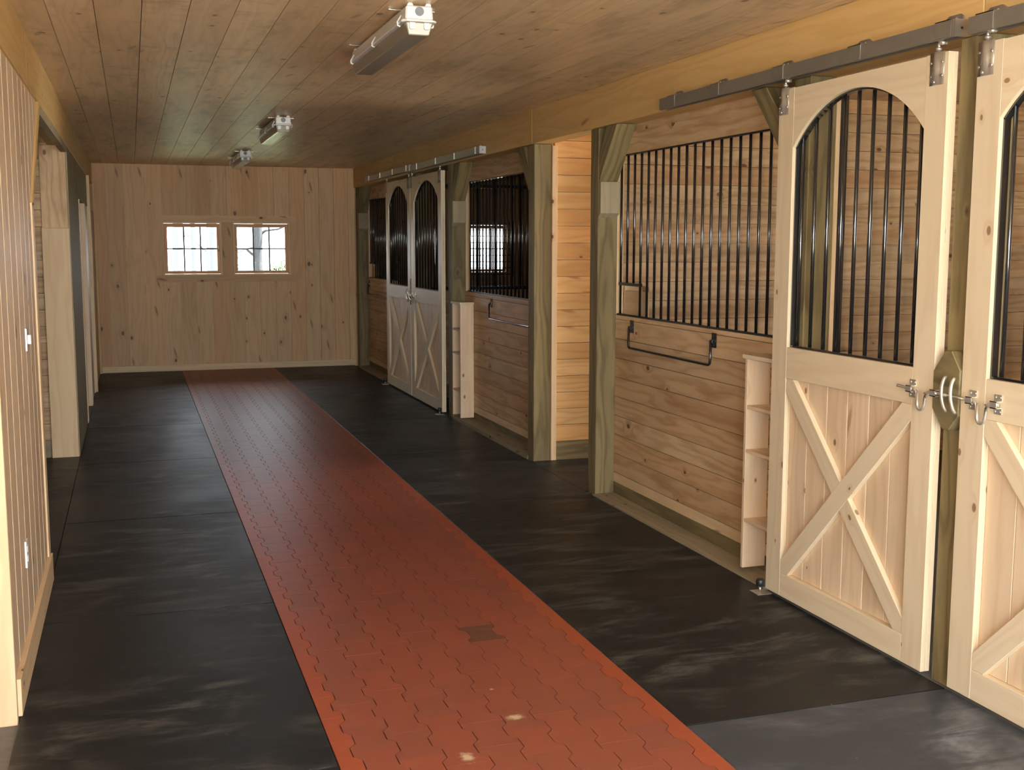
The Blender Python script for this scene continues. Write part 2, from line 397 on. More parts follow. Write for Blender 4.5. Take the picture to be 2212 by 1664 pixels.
# ------------------------------------------------------------ floor, ceiling, walls
struct(MB().box(-3.7, 6.8, -1.5, 16.3, -0.12, FL), 'floor', 'matseam')
mb = MB()
x = -3.716
while x < 6.9:
    y = -1.5
    mb.box(x+0.0017, x+0.1983, -1.5, 16.2, CZ, CZ+0.03, 'y'); x += 0.2
struct(mb, 'ceiling', 'ceil')
struct(MB().box(-3.9, 7.0, -1.7, 16.4, CZ+0.03, CZ+0.09), 'ceiling', 'blackmatt')
struct(MB().box(-30, 35, -30, -1.5, -0.16, -0.1), 'floor', 'gravel', 'pale gravel outside the open barn end, added to bounce sunlight in')  # unseen pale ground, added to bounce sunlight onto the ceiling
struct(MB().box(-30, 35, 16.45, 60, -0.5, -0.4), 'floor', 'grass', 'grassy ground outside the far windows')
struct(MB().box(7.0, 35, -1.5, 16.45, -0.16, -0.1), 'floor', 'gravel', 'sunlit gravel outside the side doorway')

# far wall with two windows over the aisle, one in the stall
YW = 16.05
wins = [(0.405, 1.17, 1.285, 2.0), (1.32, 2.085, 1.285, 2.0), (4.60, 5.25, 1.285, 2.0)]
mb = MB()
random.seed(21)
xs = [-0.46, 0.405, 1.17, 1.32, 2.085, 3.0]
a = -0.455
def seg(mb, a0, a1, w, z0, z1):
    n = max(1, round((a1-a0)/w)); 
    for i in range(n):
        mb.box(a0+(a1-a0)*i/n+GAP/2, a0+(a1-a0)*(i+1)/n-GAP/2, YW, YW+0.02, z0, z1, 'z')
seg(mb, -0.52, 0.405, 0.21, 0, CZ); seg(mb, 0.405, 2.085, 0.21, 0, 1.285); seg(mb, 0.405, 2.085, 0.21, 2.0, CZ)
seg(mb, 1.17, 1.32, 0.21, 1.285, 2.0); seg(mb, 2.085, 3.1, 0.21, 0, CZ)
seg(mb, 3.1, 4.6, 0.21, 0, CZ); seg(mb, 4.6, 5.25, 0.21, 0, 1.285); seg(mb, 4.6, 5.25, 0.21, 2.0, CZ); seg(mb, 5.25, 6.8, 0.21, 0, CZ)
struct(mb, 'wall_back', 'vpine', 'knotty pine plank end wall with two small windows')
mb = MB()
for (a0, a1, z0, z1) in ((-3.7, 0.405, FL, 2.9), (0.405, 1.17, FL, 1.285), (0.405, 1.17, 2.0, 2.9), (1.17, 1.32, FL, 2.9), (1.32, 2.085, FL, 1.285), (1.32, 2.085, 2.0, 2.9),
                         (2.085, 4.6, FL, 2.9), (4.6, 5.25, FL, 1.285), (4.6, 5.25, 2.0, 2.9), (5.25, 6.8, FL, 2.9)):
    mb.box(a0, a1, YW+0.021, YW+0.14, z0, z1, 'x')
struct(mb, 'wall_back', 'trim')
struct(MB().box(-0.44, 2.975, YW-0.02, YW, 0, 0.085, 'x'), 'baseboard_back', 'trim', bev=0.002)
struct(MB().box(0.32, 2.17, YW-0.006, YW, 2.0, 2.085, 'x'), 'trim_1', 'vpine')
struct(MB().box(0.32, 2.17, YW-0.006, YW, 1.195, 1.285, 'x'), 'trim_2', 'vpine')
struct(MB().box(1.175, 1.315, YW-0.005, YW, 1.285, 2.0, 'z'), 'trim_3', 'vpine')
wlab = ['left small six-pane window in the knotty end wall', 'right small six-pane window in the knotty end wall', 'six-pane window seen through the black bars of the stall']
for i, (x0, x1, z0, z1) in enumerate(wins):
    w = bpy.data.objects.new('window_%d' % (i+1), None); COL.objects.link(w); w.location = ((x0+x1)/2, YW+0.05, z0); w['kind'] = 'structure'; w['label'] = wlab[i]
    ox, oy, oz = w.location
    t = 0.018
    mb = MB(ox, oy, oz)   # jamb lining, bright where the daylight grazes it
    mb.box(x0, x0+t, YW-0.004, YW+0.13, z0, z1, 'z'); mb.box(x1-t, x1, YW-0.004, YW+0.13, z0, z1, 'z')
    mb.box(x0+t, x1-t, YW-0.004, YW+0.13, z0, z0+t, 'x'); mb.box(x0+t, x1-t, YW-0.004, YW+0.13, z1-t, z1, 'x')
    mb.build('jamb', 'trim', w)
    s0, s1, q0, q1 = x0+t+0.002, x1-t-0.002, z0+t+0.002, z1-t-0.002; b = 0.040
    mb = MB(ox, oy, oz)
    mb.box(s0, s0+b, YW+0.06, YW+0.095, q0, q1, 'z'); mb.box(s1-b, s1, YW+0.06, YW+0.095, q0, q1, 'z')
    mb.box(s0+b, s1-b, YW+0.06, YW+0.095, q0, q0+b, 'x'); mb.box(s0+b, s1-b, YW+0.06, YW+0.095, q1-b*1.2, q1, 'x')
    sash = mb.build('sash', 'sash', w, 0.002)
    mb = MB(ox, oy, oz)
    for k in (1, 2):
        xx = s0+b+(s1-s0-2*b)*k/3; mb.box(xx-0.010, xx+0.010, YW+0.066, YW+0.088, q0+b, q1-b*1.2, 'z')
    zz = (q0+q1)/2; mb.box(s0+b, s1-b, YW+0.067, YW+0.087, zz-0.010, zz+0.010, 'x')
    mb.build('muntins', 'muntin', w)
    MB(ox, oy, oz).box(s0+b, s1-b, YW+0.076, YW+0.079, q0+b, q1-b*1.2, 'z').build('pane', 'glass', w)
    if i < 2:
        mb = MB(ox, oy, oz); lx = s1-b*0.5 if i == 0 else s0+b*0.5
        mb.cyl((lx, YW+0.06, zz-0.03), (lx, YW+0.03, zz-0.02), 0.007).cyl((lx, YW+0.034, zz-0.02), (lx, YW+0.03, zz+0.045), 0.006)
        mb.build('latch', 'chrome', w)

# building shell: right and left outer walls, near end
def plank_wall_y(x0, x1, y0, y1, name, mat='pine', z0=0.0, z1=CZ):
    mb = MB(); boards_h(mb, 'y', x0, x1, y0, y1, z0, z1); return struct(mb, name, mat)
plank_wall_y(6.70, 6.76, -1.5, 4.98, 'wall_right'); plank_wall_y(6.70, 6.76, 5.72, 7.30, 'wall_right')
plank_wall_y(6.70, 6.76, 4.98, 5.72, 'wall_right', z1=1.285); plank_wall_y(6.70, 6.76, 4.98, 5.72, 'wall_right', z0=2.0); plank_wall_y(6.70, 6.76, 8.50, 16.05, 'wall_right')
struct(MB().box(6.76, 6.85, -1.5, 4.98, FL, 2.9), 'wall_right', 'trim'); struct(MB().box(6.76, 6.85, 5.72, 7.30, FL, 2.9), 'wall_right', 'trim')
struct(MB().box(6.76, 6.85, 4.98, 5.72, FL, 1.285), 'wall_right', 'trim'); struct(MB().box(6.76, 6.85, 4.98, 5.72, 2.0, 2.9), 'wall_right', 'trim')
w4 = bpy.data.objects.new('window_4', None); COL.objects.link(w4); w4.location = (6.8, 5.35, 1.285); w4['kind'] = 'structure'  # unseen window, added to let light into the near stall
mb = MB(6.8, 5.35, 1.285); mb.box(6.77, 6.81, 4.981, 5.02, 1.287, 1.998, 'z').box(6.77, 6.81, 5.68, 5.719, 1.287, 1.998, 'z').box(6.77, 6.81, 5.021, 5.679, 1.287, 1.33, 'y').box(6.77, 6.81, 5.021, 5.679, 1.955, 1.998, 'y'); mb.build('sash', 'sash', w4)
MB(6.8, 5.35, 1.285).box(6.788, 6.791, 5.021, 5.679, 1.331, 1.954, 'y').build('pane', 'glass', w4); struct(MB().box(6.76, 6.85, 8.5, 16.2, FL, 2.9), 'wall_right', 'trim')
struct(MB().box(6.70, 6.85, 7.30, 8.50, 2.4, 2.9), 'wall_right', 'trim')
plank_wall_y(-3.66, -3.60, -1.5, 16.05, 'wall_left'); struct(MB().box(-3.75, -3.66, -1.5, 16.2, FL, 2.9), 'wall_left', 'trim')
mb = MB(); boards_h(mb, 'x', -1.56, -1.5, -3.66, -0.6, 0, CZ); boards_h(mb, 'x', -1.56, -1.5, 3.15, 6.76, 0, CZ); struct(mb, 'wall_front', 'pine')

# partitions on the right (boards across the aisle direction)
def partition(y0, y1, x0, x1, z1, mat, name='wall_partition', kick=True, label=None):
    mb = MB(); boards_h(mb, 'x', y0, y1, x0, x1, 0.14, z1); struct(mb, name, mat, label)
partition(7.20, 7.24, 3.155, 6.70, CZ, 'pine', label='horizontal pine boards at the back of the near stall')
partition(7.246, 7.28, 3.155, 6.70, CZ, 'pine')
partition(8.50, 8.54, 3.165, 6.70, CZ, 'alcove', label='pine boards with warm light in their colour inside the side passage')
partition(8.546, 8.58, 3.165, 6.70, CZ, 'pine')
struct(MB().box(3.155, 6.70, 7.241, 7.245, 0.14, CZ, 'x'), 'wall_partition', 'trim'); struct(MB().box(3.155, 6.70, 8.541, 8.545, 0.14, CZ, 'x'), 'wall_partition', 'trim')  # thin sheets added to stop light leaking through the board gaps
partition(12.40, 12.45, 3.155, 6.70, 1.20, 'pine')
partition(3.56, 3.60, 3.155, 6.70, 1.20, 'pine')
mb = MB()
for (a, b) in ((7.195, 7.285), (8.495, 8.585), (12.39, 12.46), (3.55, 3.61)): mb.box(3.155, 6.70, a, b, FL, 0.14, 'x')
struct(mb, 'trim_4', 'treated', 'dark treated kick boards under the stall partitions')

# ------------------------------------------------------------ posts, braces, beams
PX0, PX1 = 2.978, 3.118
def post(y0, y1, label, brace=None, stub=None, x0=PX0, x1=PX1, z1=2.482):
    r = empty('timber_post', ((x0+x1)/2, (y0+y1)/2, FL), label, 'post', 'treated timber posts along the stalls')
    o = r.location
    MB(*o).box(x0, x1, y0, y1, FL, z1, 'z').build('shaft', 'treated', r, 0.004)
    for b in (brace or ()):
        d = 1 if b > 0 else -1
        yf = y1 if d > 0 else y0
        pts = [(yf, 2.12), (yf+d*0.30, z1), (yf+d*0.12, z1), (yf, 2.30)] if abs(b) == 1 else [(yf, 2.03), (yf+d*0.40, z1), (yf+d*0.26, z1), (yf, 2.20)]
        MB(*o).prism(pts, 'x', x0+0.002, x1-0.002, (0, d*0.33, 0.38)).build('knee_brace', 'treated', r, 0.004)
    if stub:
        t = 0.045
        mb = MB(*o); mb.prism([(y0-t, 1.92), (y0-t, 2.128), (y0, 2.128), (y0, 1.89)], 'x', x0, x1-0.004, (0, 0, 1))
        mb.build('brace_pad', 'treated_l', r, 0.002)
    return r
P1 = post(3.51, 3.65, 'post between the two nearest sliding doors with a hexagonal latch block')
post(4.65, 4.79, 'post half hidden behind the left edge of the nearest full door', brace=(2,))
post(7.165, 7.30, 'near post of the side passage, with bolt hole and split knot', brace=(-1,), stub=True)
post(8.45, 8.585, 'far post of the side passage, beside a light trim strip', brace=(1,))
post(10.87, 11.01, 'post right of the far pair of sliding doors, above narrow shelves', brace=(-1,), stub=True)
post(12.36, 12.48, 'post hidden behind the meeting edges of the far doors')
post(15.75, 15.89, 'last post in the corner by the end wall', brace=(-1,), stub=True)
# knots and a bolt hole stay in the wood; light corner strips beside posts
struct(MB().box(3.122, 3.165, 8.435, 8.49, FL, 2.47, 'z'), 'trim_5', 'trim', 'light corner strip on the far post of the passage', bev=0.002)

def beam(x0, x1, y0, y1, z0, z1, label, mat='beam'):
    o = MB((x0+x1)/2, y0, z0).box(x0, x1, y0, y1, z0, z1, 'y').build('timber_beam', mat, bev=0.003)
    return tag(o, label, 'beam', 'header beams under the ceiling')
beam(2.975, 3.12, -1.5, 3.53, 2.485, CZ, 'beam over the nearest sliding door, cut at the picture edge')
beam(2.975, 3.12, 3.535, 8.50, 2.485, CZ, 'long orange beam above the near stall, carrying the dark door track')
beam(2.975, 3.12, 8.505, 12.3, 2.485, CZ, 'beam above the far stall bars, right half of the far run')
beam(2.975, 3.12, 12.305, 16.03, 2.485, CZ, 'beam meeting the end wall above the far sliding doors')
beam(-0.60, -0.452, -1.5, 6.18, 2.485, CZ, 'left beam above the near plank wall')
beam(-0.60, -0.452, 6.185, 10.9, 2.485, CZ, 'left beam above the side opening')
beam(-0.60, -0.452, 10.905, 16.03, 2.485, CZ, 'left beam running to the end wall')

# stall fronts ------------------------------------------------
def stall_front(y0, y1, zb, zt, n, label):
    mb = MB(); boards_h(mb, 'y', 3.112, 3.152, y0, y1, 0.155, zb); struct(mb, 'wall_right', 'pine', label)
    struct(MB().box(3.112, 3.152, y0, y1, 0.088, 0.152, 'y'), 'wall_right', 'trim')
    mb = MB(); mb.box(3.112, 3.152, y0, y1, zt, zt+0.135, 'y'); struct(mb, 'wall_right', 'pine')
    mb = MB(); mb.box(3.13, 3.17, y0, y1, zt+0.137, 2.6, 'y'); struct(mb, 'wall_right', 'pine')
    mb = MB(); mb.box(3.117, 3.152, y0, y1, FL, 0.086, 'y'); struct(mb, 'trim_%d' % n, 'treated')
stall_front(4.795, 7.16, 1.240, 2.303, 6, 'horizontal pine boards of the near stall front under the bars')
stall_front(8.59, 10.865, 1.252, 2.310, 7, 'horizontal pine boards of the middle stall front')
stall_front(13.9, 15.745, 1.248, 2.310, 8, 'short run of pine boards of the last stall front by the end wall')
struct(MB().box(2.956, 3.115, 4.9, 7.16, FL, 0.006, 'y'), 'trim_9', 'treated_l', 'grey sill along the foot of the near stall front')
struct(MB().box(2.975, 3.115, 8.59, 10.865, FL, 0.02, 'y'), 'trim_10', 'treated_l', 'treated sill along the foot of the middle stall front')
struct(MB().box(2.975, 3.115, 13.9, 15.745, FL, 0.02, 'y'), 'trim_11', 'treated_l')

def grille(y0, y1, z0, z1, label, feed=None, ybars=None, x=3.132):
    r = empty('stall_grille', (x, (y0+y1)/2, z0), label, 'grille', 'black bar grilles above the stall fronts'); o = r.location
    yb = y0+0.06; bars = []
    if ybars: bars = ybars
    else:
        while yb < y1-0.03: bars.append(yb); yb += 0.105
    full = MB(*o).cyl((x, bars[0], z0+0.004), (x, bars[0], z1-0.004), 0.0083, 10).mesh('bar', MAT['black'])
    for i, y in enumerate(bars):
        if feed and feed[0]+0.02 < y < feed[1]-0.02:
            MB(*o).cyl((x, y, feed[2]), (x, y, z1-0.004), 0.0083, 10).build('bar', 'black', r)
        else:
            b = bpy.data.objects.new('bar', full); COL.objects.link(b); b.parent = r; b.location = (0, y-bars[0], 0)
    MB(*o).box(x-0.013, x+0.013, y0+0.003, y1-0.003, z0+0.001, z0+0.009, 'y').build('bottom_rail', 'blackmatt', r)
    MB(*o).box(x-0.013, x+0.013, y0+0.003, y1-0.003, z1-0.011, z1-0.001, 'y').build('top_rail', 'black', r)
    if feed:
        MB(*o).box(x-0.012, x+0.012, feed[0]-0.005, feed[1]+0.005, feed[2]-0.012, feed[2]+0.008, 'y').build('feed_opening_rail', 'black', r)
    return r
nb = [7.127-0.105*i for i in range(23) if 7.127-0.105*i > 4.83]
grille(4.795, 7.16, 1.240, 2.303, 'wide black bar grille of the near stall with a small feed opening', feed=(6.81, 7.127, 1.453), ybars=nb)
grille(8.59, 10.82, 1.252, 2.310, 'black bar grille of the middle stall with a window shining behind it')
grille(13.9, 15.72, 1.248, 2.310, 'small dark bar grille of the last stall beside the end wall', feed=(15.385, 15.69, 1.45))
for i, (y0, z0, z1) in enumerate(((7.166, 1.240, 2.303), (10.872, 1.252, 2.310), (15.752, 1.248, 2.310))):
    struct(MB().box(3.1195, 3.168, y0, y0+0.03, z0, z1, 'z'), 'trim_%d' % (12+i), 'trim', bev=0.002)
def feedbox(y0, y1, zt, zb, label):
    r = empty('feed_box', (3.25, (y0+y1)/2, zb), label, 'feed box', 'corner feed boxes'); o = r.location
    MB(*o).prism([(3.172, y0), (3.192, y0), (3.192, y1-0.022), (3.172, y1-0.022)], 'z', zb, zt-0.03, (0, 1, 0)).build('side_panel', 'trim', r)
    MB(*o).prism([(3.194, y0+0.01), (3.32, y1-0.02), (3.30, y1-0.02), (3.194, y0+0.05)], 'z', zb, zt, (0.4, 1, 0)).build('front_panel', 'trim', r)
    MB(*o).prism([(3.172, y1-0.0205), (3.32, y1-0.0205), (3.32, y1-0.002), (3.172, y1-0.002)], 'z', zb, zt, (1, 0, 0)).build('back_panel', 'trim', r)
feedbox(6.80, 7.16, 1.435, 1.16, 'pine feed box behind the small opening in the near grille')
feedbox(15.38, 15.7, 1.43, 1.16, 'pine feed box behind the last grille by the end wall')

# grille between the middle and last stalls
r = empty('partition_grille', (4.9, 12.425, 1.2), 'black bar divider with thick top and bottom rails, seen through the middle stall bars', 'grille')
o = r.location; full = MB(*o).cyl((3.2, 12.425, 1.21), (3.2, 12.425, 2.47), 0.0095, 8).mesh('bar', MAT['black'])
for i in range(34):
    b = bpy.data.objects.new('bar', full); COL.objects.link(b); b.parent = r; b.location = (0.1013*i, 0, 0)
MB(*o).box(3.16, 6.695, 12.40, 12.45, 1.201, 1.236, 'x').build('bottom_rail', 'blackmatt', r)
MB(*o).box(3.16, 6.695, 12.40, 12.45, 2.335, 2.37, 'x').build('top_rail', 'blackmatt', r)
r = empty('window_guard', (4.925, YW-0.03, 1.24), 'thin bar guard over the stall window', 'window guard'); o = r.location
for k in range(9):
    MB(*o).cyl((4.55, YW-0.025, 1.27+0.092*k), (5.30, YW-0.025, 1.27+0.092*k), 0.006, 8).build('guard_bar', 'black', r)
MB(*o).box(4.53, 4.55, YW-0.04, YW-0.002, 1.24, 2.04).build('side_strip', 'black', r)
MB(*o).box(5.30, 5.32, YW-0.04, YW-0.002, 1.24, 2.04).build('side_strip', 'black', r)

# ------------------------------------------------------------ sliding doors
DX = 2.932
def clip(poly, a, b, c):
    out = []
    for i in range(len(poly)):
        p, q = poly[i], poly[(i+1) % len(poly)]
        dp, dq = a*p[0]+b*p[1]-c, a*q[0]+b*q[1]-c
        if dp <= 0: out.append(p)
        if dp*dq < 0:
            t = dp/(dp-dq); out.append((p[0]+(q[0]-p[0])*t, p[1]+(q[1]-p[1])*t))
    return out
def rod_latch(o, parent, ys, zc, dip, x=DX-0.016):
    """ys: tip, plate a, dip, plate b, tip"""
    t0, pa, dp, pb, t1 = ys
    d = 1 if pb > pa else -1
    z = zc; zb = zc-dip; w = abs(pb-pa)*0.5
    pts = [(x, t0, z+0.004), (x, pa-d*0.01, z), (x, pa+d*0.015, z)]
    mid = (pa+pb)/2
    U = [(-0.046, 0.0), (-0.036, 0.003), (-0.027, 0.016), (-0.023, 0.05), (-0.020, 0.75), (-0.0155, 0.90), (-0.008, 0.985), (0, 1.0)]
    for yy, ff in U + [(-q[0], q[1]) for q in U[-2::-1]]:
        pts.append((x-0.004, mid+d*yy, z-dip*ff if ff > 0.02 else z-ff))
    pts += [(x, pb-d*0.012, z), (x, pb+d*0.02, z), (x, t1, z)]
    r = MB(*o).tube(pts, 0.0068, 10).build('latch_rod', 'chrome', parent)
    for q in (pa, pb):
        mb = MB(*o)
        mb.box(DX-0.004, DX-0.0002, q-0.019, q+0.019, z-0.036, z-0.011).box(DX-0.004, DX-0.0002, q-0.019, q+0.019, z+0.011, z+0.036)
        mb.box(DX-0.026, DX-0.0225, q-0.016, q+0.016, z-0.013, z+0.013).box(DX-0.026, DX-0.002, q-0.016, q+0.016, z+0.010, z+0.0135).box(DX-0.026, DX-0.002, q-0.016, q+0.016, z-0.0135, z-0.010)
        for sy in (-1, 1):
            for sz in (-1, 1): mb.cyl((DX-0.004, q+sy*0.012, z+sz*0.026), (DX-0.0062, q+sy*0.012, z+sz*0.026), 0.0042, 8)
        mb.build('latch_plate', 'chrome', r)
def door(y0, y1, hand, label, ztop=2.437, nb=9, hw=True, detail=True):
    """hand=+1: latch stile at y0 side; -1: latch stile at y1 side"""
    r = empty('stall_door', (DX+0.02, (y0+y1)/2, 0.02), label, 'door', 'arched sliding stall doors'); o = r.location
    T = 0.043; sw = 0.128; i0, i1 = y0+sw, y1-sw; zb = 0.02
    for a, b in ((y0, i0), (i1, y1)):
        mb = MB(*o); mb.box(DX, DX+T*0.5, a, b, zb, ztop, 'z'); mb.box(DX+T*0.5+0.0008, DX+T, a, b, zb, ztop, 'z')
        mb.build('stile', 'door', r, 0.0015)
    # arched head
    c = (i0+i1)/2; half = (i1-i0)/2; rise = 0.212; R = (half*half+rise*rise)/(2*rise); zs = 2.163
    a_end = math.asin(half/R)
    arc = [(c+R*math.sin(a_end*t), zs+rise-R+R*math.cos(a_end*t)) for t in [1-2*k/28 for k in range(29)]]
    poly = [(i1, ztop-0.003)] + [(i0, ztop-0.003)] + arc[::-1]
    MB(*o).prism(poly, 'x', DX+0.0005, DX+0.03, (0, 1, 0)).build('arched_head', 'door', r)
    MB(*o).box(DX+0.0005, DX+0.036, i0, i1, 1.085, 1.233, 'y').build('middle_rail', 'door', r, 0.0015)
    MB(*o).box(DX+0.0005, DX+0.036, i0, i1, zb, 0.135, 'y').build('bottom_rail', 'door', r, 0.0015)
    mb = MB(*o); boards_v(mb, 'y', DX+0.027, DX+0.040, i0, i1, 0.136, 1.084, (i1-i0)/6)
    mb.build('plank_panel', 'doorpanel', r, 0.002)
    # X brace
    z0, z1 = 0.136, 1.084; w = 0.088
    for k, (pa, pb) in enumerate((((i1, z1), (i0, z0)), ((i1, z0), (i0, z1)))):
        L = math.hypot(pb[0]-pa[0], pb[1]-pa[1]); t = ((pb[0]-pa[0])/L, (pb[1]-pa[1])/L); n = (-t[1], t[0]); h = w/2
        q = [(pa[0]-t[0]*.3+n[0]*h, pa[1]-t[1]*.3+n[1]*h), (pb[0]+t[0]*.3+n[0]*h, pb[1]+t[1]*.3+n[1]*h), (pb[0]+t[0]*.3-n[0]*h, pb[1]+t[1]*.3-n[1]*h), (pa[0]-t[0]*.3-n[0]*h, pa[1]-t[1]*.3-n[1]*h)]
        for (A, B, C) in ((1, 0, i1), (-1, 0, -i0), (0, 1, z1), (0, -1, -z0)): q = clip(q, A, B, C)
        MB(*o).prism(q, 'x', DX+(0.002 if k == 0 else 0.0008), DX+0.0265, (0, t[0], t[1])).build('diagonal_brace', 'door', r, 0.0015)
    # black steel arch frame and bars
    mb = MB(*o)
    path = [(i1-0.0005, 1.234), (i1-0.0005, zs-0.002)] + [(p[0], p[1]-0.001) for p in arc] + [(i0+0.0005, zs-0.002), (i0+0.0005, 1.234)]
    mb.ribbon([(p[0], p[1]) for p in path], 0.008, DX+0.016, DX+0.043)
    mb.box(DX+0.016, DX+0.040, i0+0.009, i1-0.009, 1.2335, 1.243, 'y').build('window_frame', 'black', r)
    for k in range(nb):
        y = i0+(i1-i0)*(k+0.5)/nb if nb != 9 else i0+0.045+(i1-i0-0.09)*k/(nb-1)
        zt = zs+rise-R+math.sqrt(max(R*R-(y-c)**2, 0))
        MB(*o).cyl((DX+0.029, y, 1.244), (DX+0.029, y, zt-0.010), 0.0086, 10).build('bar', 'black', r)
    # hangers
    for q in (y0+0.062, y1-0.045):
        mb = MB(*o)
        poly = [(-0.040, 0), (-0.040, 0.003)] + [(-0.022+0.044*k/8, 0.003+0.013*math.sin(math.pi*k/8)) for k in range(9)] + [(0.040, 0.003), (0.040, 0)]
        # pressed bulge along the plate
        mb.prism([(DX-p[1]-0.0003, q+p[0]) for p in poly], 'z', ztop-0.118, ztop+0.004, (0, 0, 1), smooth=True)
        for (dy, dz) in ((-0.031, -0.035), (0.031, -0.035), (-0.031, -0.085), (0.031, -0.085), (0, -0.108)):
            mb.cyl((DX-0.002, q+dy, ztop+dz), (DX-0.0085 if dy else DX-0.0195, q+dy, ztop+dz), 0.0055, 8)
        h = mb.build('hanger', 'hanger', r)
        mb = MB(*o); mb.cyl((DX+0.012, q+0.012, ztop-0.0), (DX+0.012, q+0.012, ztop+0.058), 0.006, 10).cyl((DX+0.012, q+0.012, ztop+0.012), (DX+0.012, q+0.012, ztop+0.024), 0.012, 6)
        mb.cyl((DX-0.006, q-0.02, ztop+0.036), (DX+0.02, q-0.02, ztop+0.036), 0.008, 10)
        mb.build('hanger_bolt', 'chrome', h)
    if hand > 0: rod_latch(o, r, (y0+0.197, y0+0.120, 0, y0+0.005-0.03, y0-0.10), 1.150, 0.075)
    else: rod_latch(o, r, (y1+0.055, y1-0.069+0.0, 0, y1-0.198, y1-0.215), 1.148, 0.078)
    return r
door(3.658, 4.843, 1, 'large pale arched sliding door seen whole, left of the latch block')
door(2.315, 3.502, -1, 'pale arched sliding door cut off by the right picture edge')
door(11.10, 12.41, -1, 'right door of the far closed pair')
door(12.45, 13.71, 1, 'left door of the far closed pair, nearest the end wall')

# latch blocks between the doors, with two bow handles each
def latch_block(y0, y1, parent_post, hy):
    r = parent_post; o = r.location
    h = 0.5*(y1-y0)
    poly = [(y1, 1.09), (y1, 1.235), (y1-0.062, 1.318), (y0+0.05, 1.318), (y0, 1.25), (y0, 1.075), (y0+0.05, 1.015), (y1-0.062, 1.015)]
    b = MB(*o).prism(poly, 'x', 2.925, 2.977, (0, 1, 0.15)).build('latch_block', 'treated', r, 0.003)
    for q in hy:
        pts = []
        for k in range(21):
            t = -1+2*k/20; pts.append((2.925-0.004-0.027*max(0, math.cos(t*math.pi/2*0.98))**0.45, q+0.006*t, 1.155+0.066*t))
        MB(*o).tube(pts, 0.0068, 10).build('bow_handle', 'chrome', r)
latch_block(3.505, 3.655, P1, (3.564, 3.514))
P6 = [x for x in bpy.data.objects if x.name.startswith('timber_post') and abs(x.location.y-12.42) < 0.02][0]
def far_block():
    o = P6.location
    MB(*o).prism([(12.413, 1.04), (12.447, 1.04), (12.447, 1.33), (12.413, 1.33)], 'x', 2.925, 2.977, (0, 0, 1)).build('latch_block', 'treated', P6, 0.003)
    for q in (12.36, 12.50):
        pts = [(2.925-0.004-0.036*max(0, math.cos(t*math.pi/2*0.98))**0.6, q+0.012*t, 1.155+0.06*t) for t in [-1+2*k/14 for k in range(15)]]
        MB(*o).tube(pts, 0.006, 8).build('bow_handle', 'chrome', P6)
far_block()
# a black upright strip beside the post inside the nearest door
o = MB(3.14, 4.67, 1.2).box(3.1425, 3.185, 4.652, 4.70, 0.0, 2.47, 'z').build('black_strip', 'black'); tag(o, 'upright black strip behind the bars of the nearest full door', 'channel')
struct(MB().box(3.1195, 3.141, 4.651, 4.70, 0.0, 2.47, 'z'), 'trim_15', 'trim')

# door tracks
def track(y0, y1, z0, label, brk, mat='track', endcap=True):
    r = empty('door_track', (2.95, (y0+y1)/2, z0), label, 'door track', 'sliding door tracks on the right beam'); o = r.location
    x0, x1, zt = 2.918, 2.974, z0+0.062
    mb = MB(*o)
    mb.box(x0, x0+0.003, y0, y1, z0, zt, 'y').box(x1-0.003, x1, y0, y1, z0, zt, 'y').box(x0+0.003, x1-0.003, y0, y1, zt-0.003, zt, 'y')
    mb.box(x0+0.003, x0+0.016, y0, y1, z0, z0+0.003, 'y').box(x1-0.016, x1-0.003, y0, y1, z0, z0+0.003, 'y')
    mb.build('rail', mat, r)
    if endcap:
        mb = MB(*o); mb.box(x0-0.002, x1, y0-0.003, y0-0.0005, z0-0.001, zt+0.001).box(x0-0.0035, x0-0.0005, y0-0.003, y0+0.012, z0-0.001, zt+0.001)
        e = mb.build('end_cap', 'galv_end', r)
        MB(*o).cyl((x0+0.028, y0-0.003, z0+0.031), (x0+0.028, y0-0.0045, z0+0.031), 0.005, 8).build('bolt_hole', 'blackmatt', e)
    for y in brk:
        mb = MB(*o)
        mb.prism([(y-0.045, zt-0.004), (y-0.045, zt+0.018), (y-0.030, zt+0.028), (y+0.030, zt+0.028), (y+0.045, zt+0.018), (y+0.045, zt-0.004)], 'x', 2.966, 2.9745, (0, 1, 0))
        mb.box(x0-0.0035, 2.9655, y-0.045, y+0.045, zt+0.0005, zt+0.004, 'y').box(x0-0.0035, x0-0.0005, y-0.045, y+0.045, z0+0.004, zt+0.004)
        b = mb.build('track_bracket', mat, r)
        MB(*o).cyl((2.966, y-0.015, zt+0.012), (2.961, y-0.015, zt+0.012), 0.006, 8).build('screw', 'chrome', b)
        MB(*o).cyl((2.966, y+0.02, zt+0.016), (2.962, y+0.02, zt+0.016), 0.004, 8).build('screw', 'chrome', b)
track(3.615, 6.12, 2.482, 'dark grey track above the nearest full door', (5.97, 5.46, 4.84, 4.24, 3.68))
track(1.0, 3.545, 2.474, 'dark grey track running out of the picture at top right', (3.46, 2.8, 2.1, 1.4), endcap=False)
track(9.72, 12.36, 2.50, 'lighter galvanised track with shiny end cap above the right far door', (9.9, 10.6, 11.3, 12.1), 'galv_end')
track(12.40, 14.93, 2.508, 'galvanised track above the left far door, reaching the corner', (12.6, 13.3, 14.0, 14.7), 'galv_end', True)

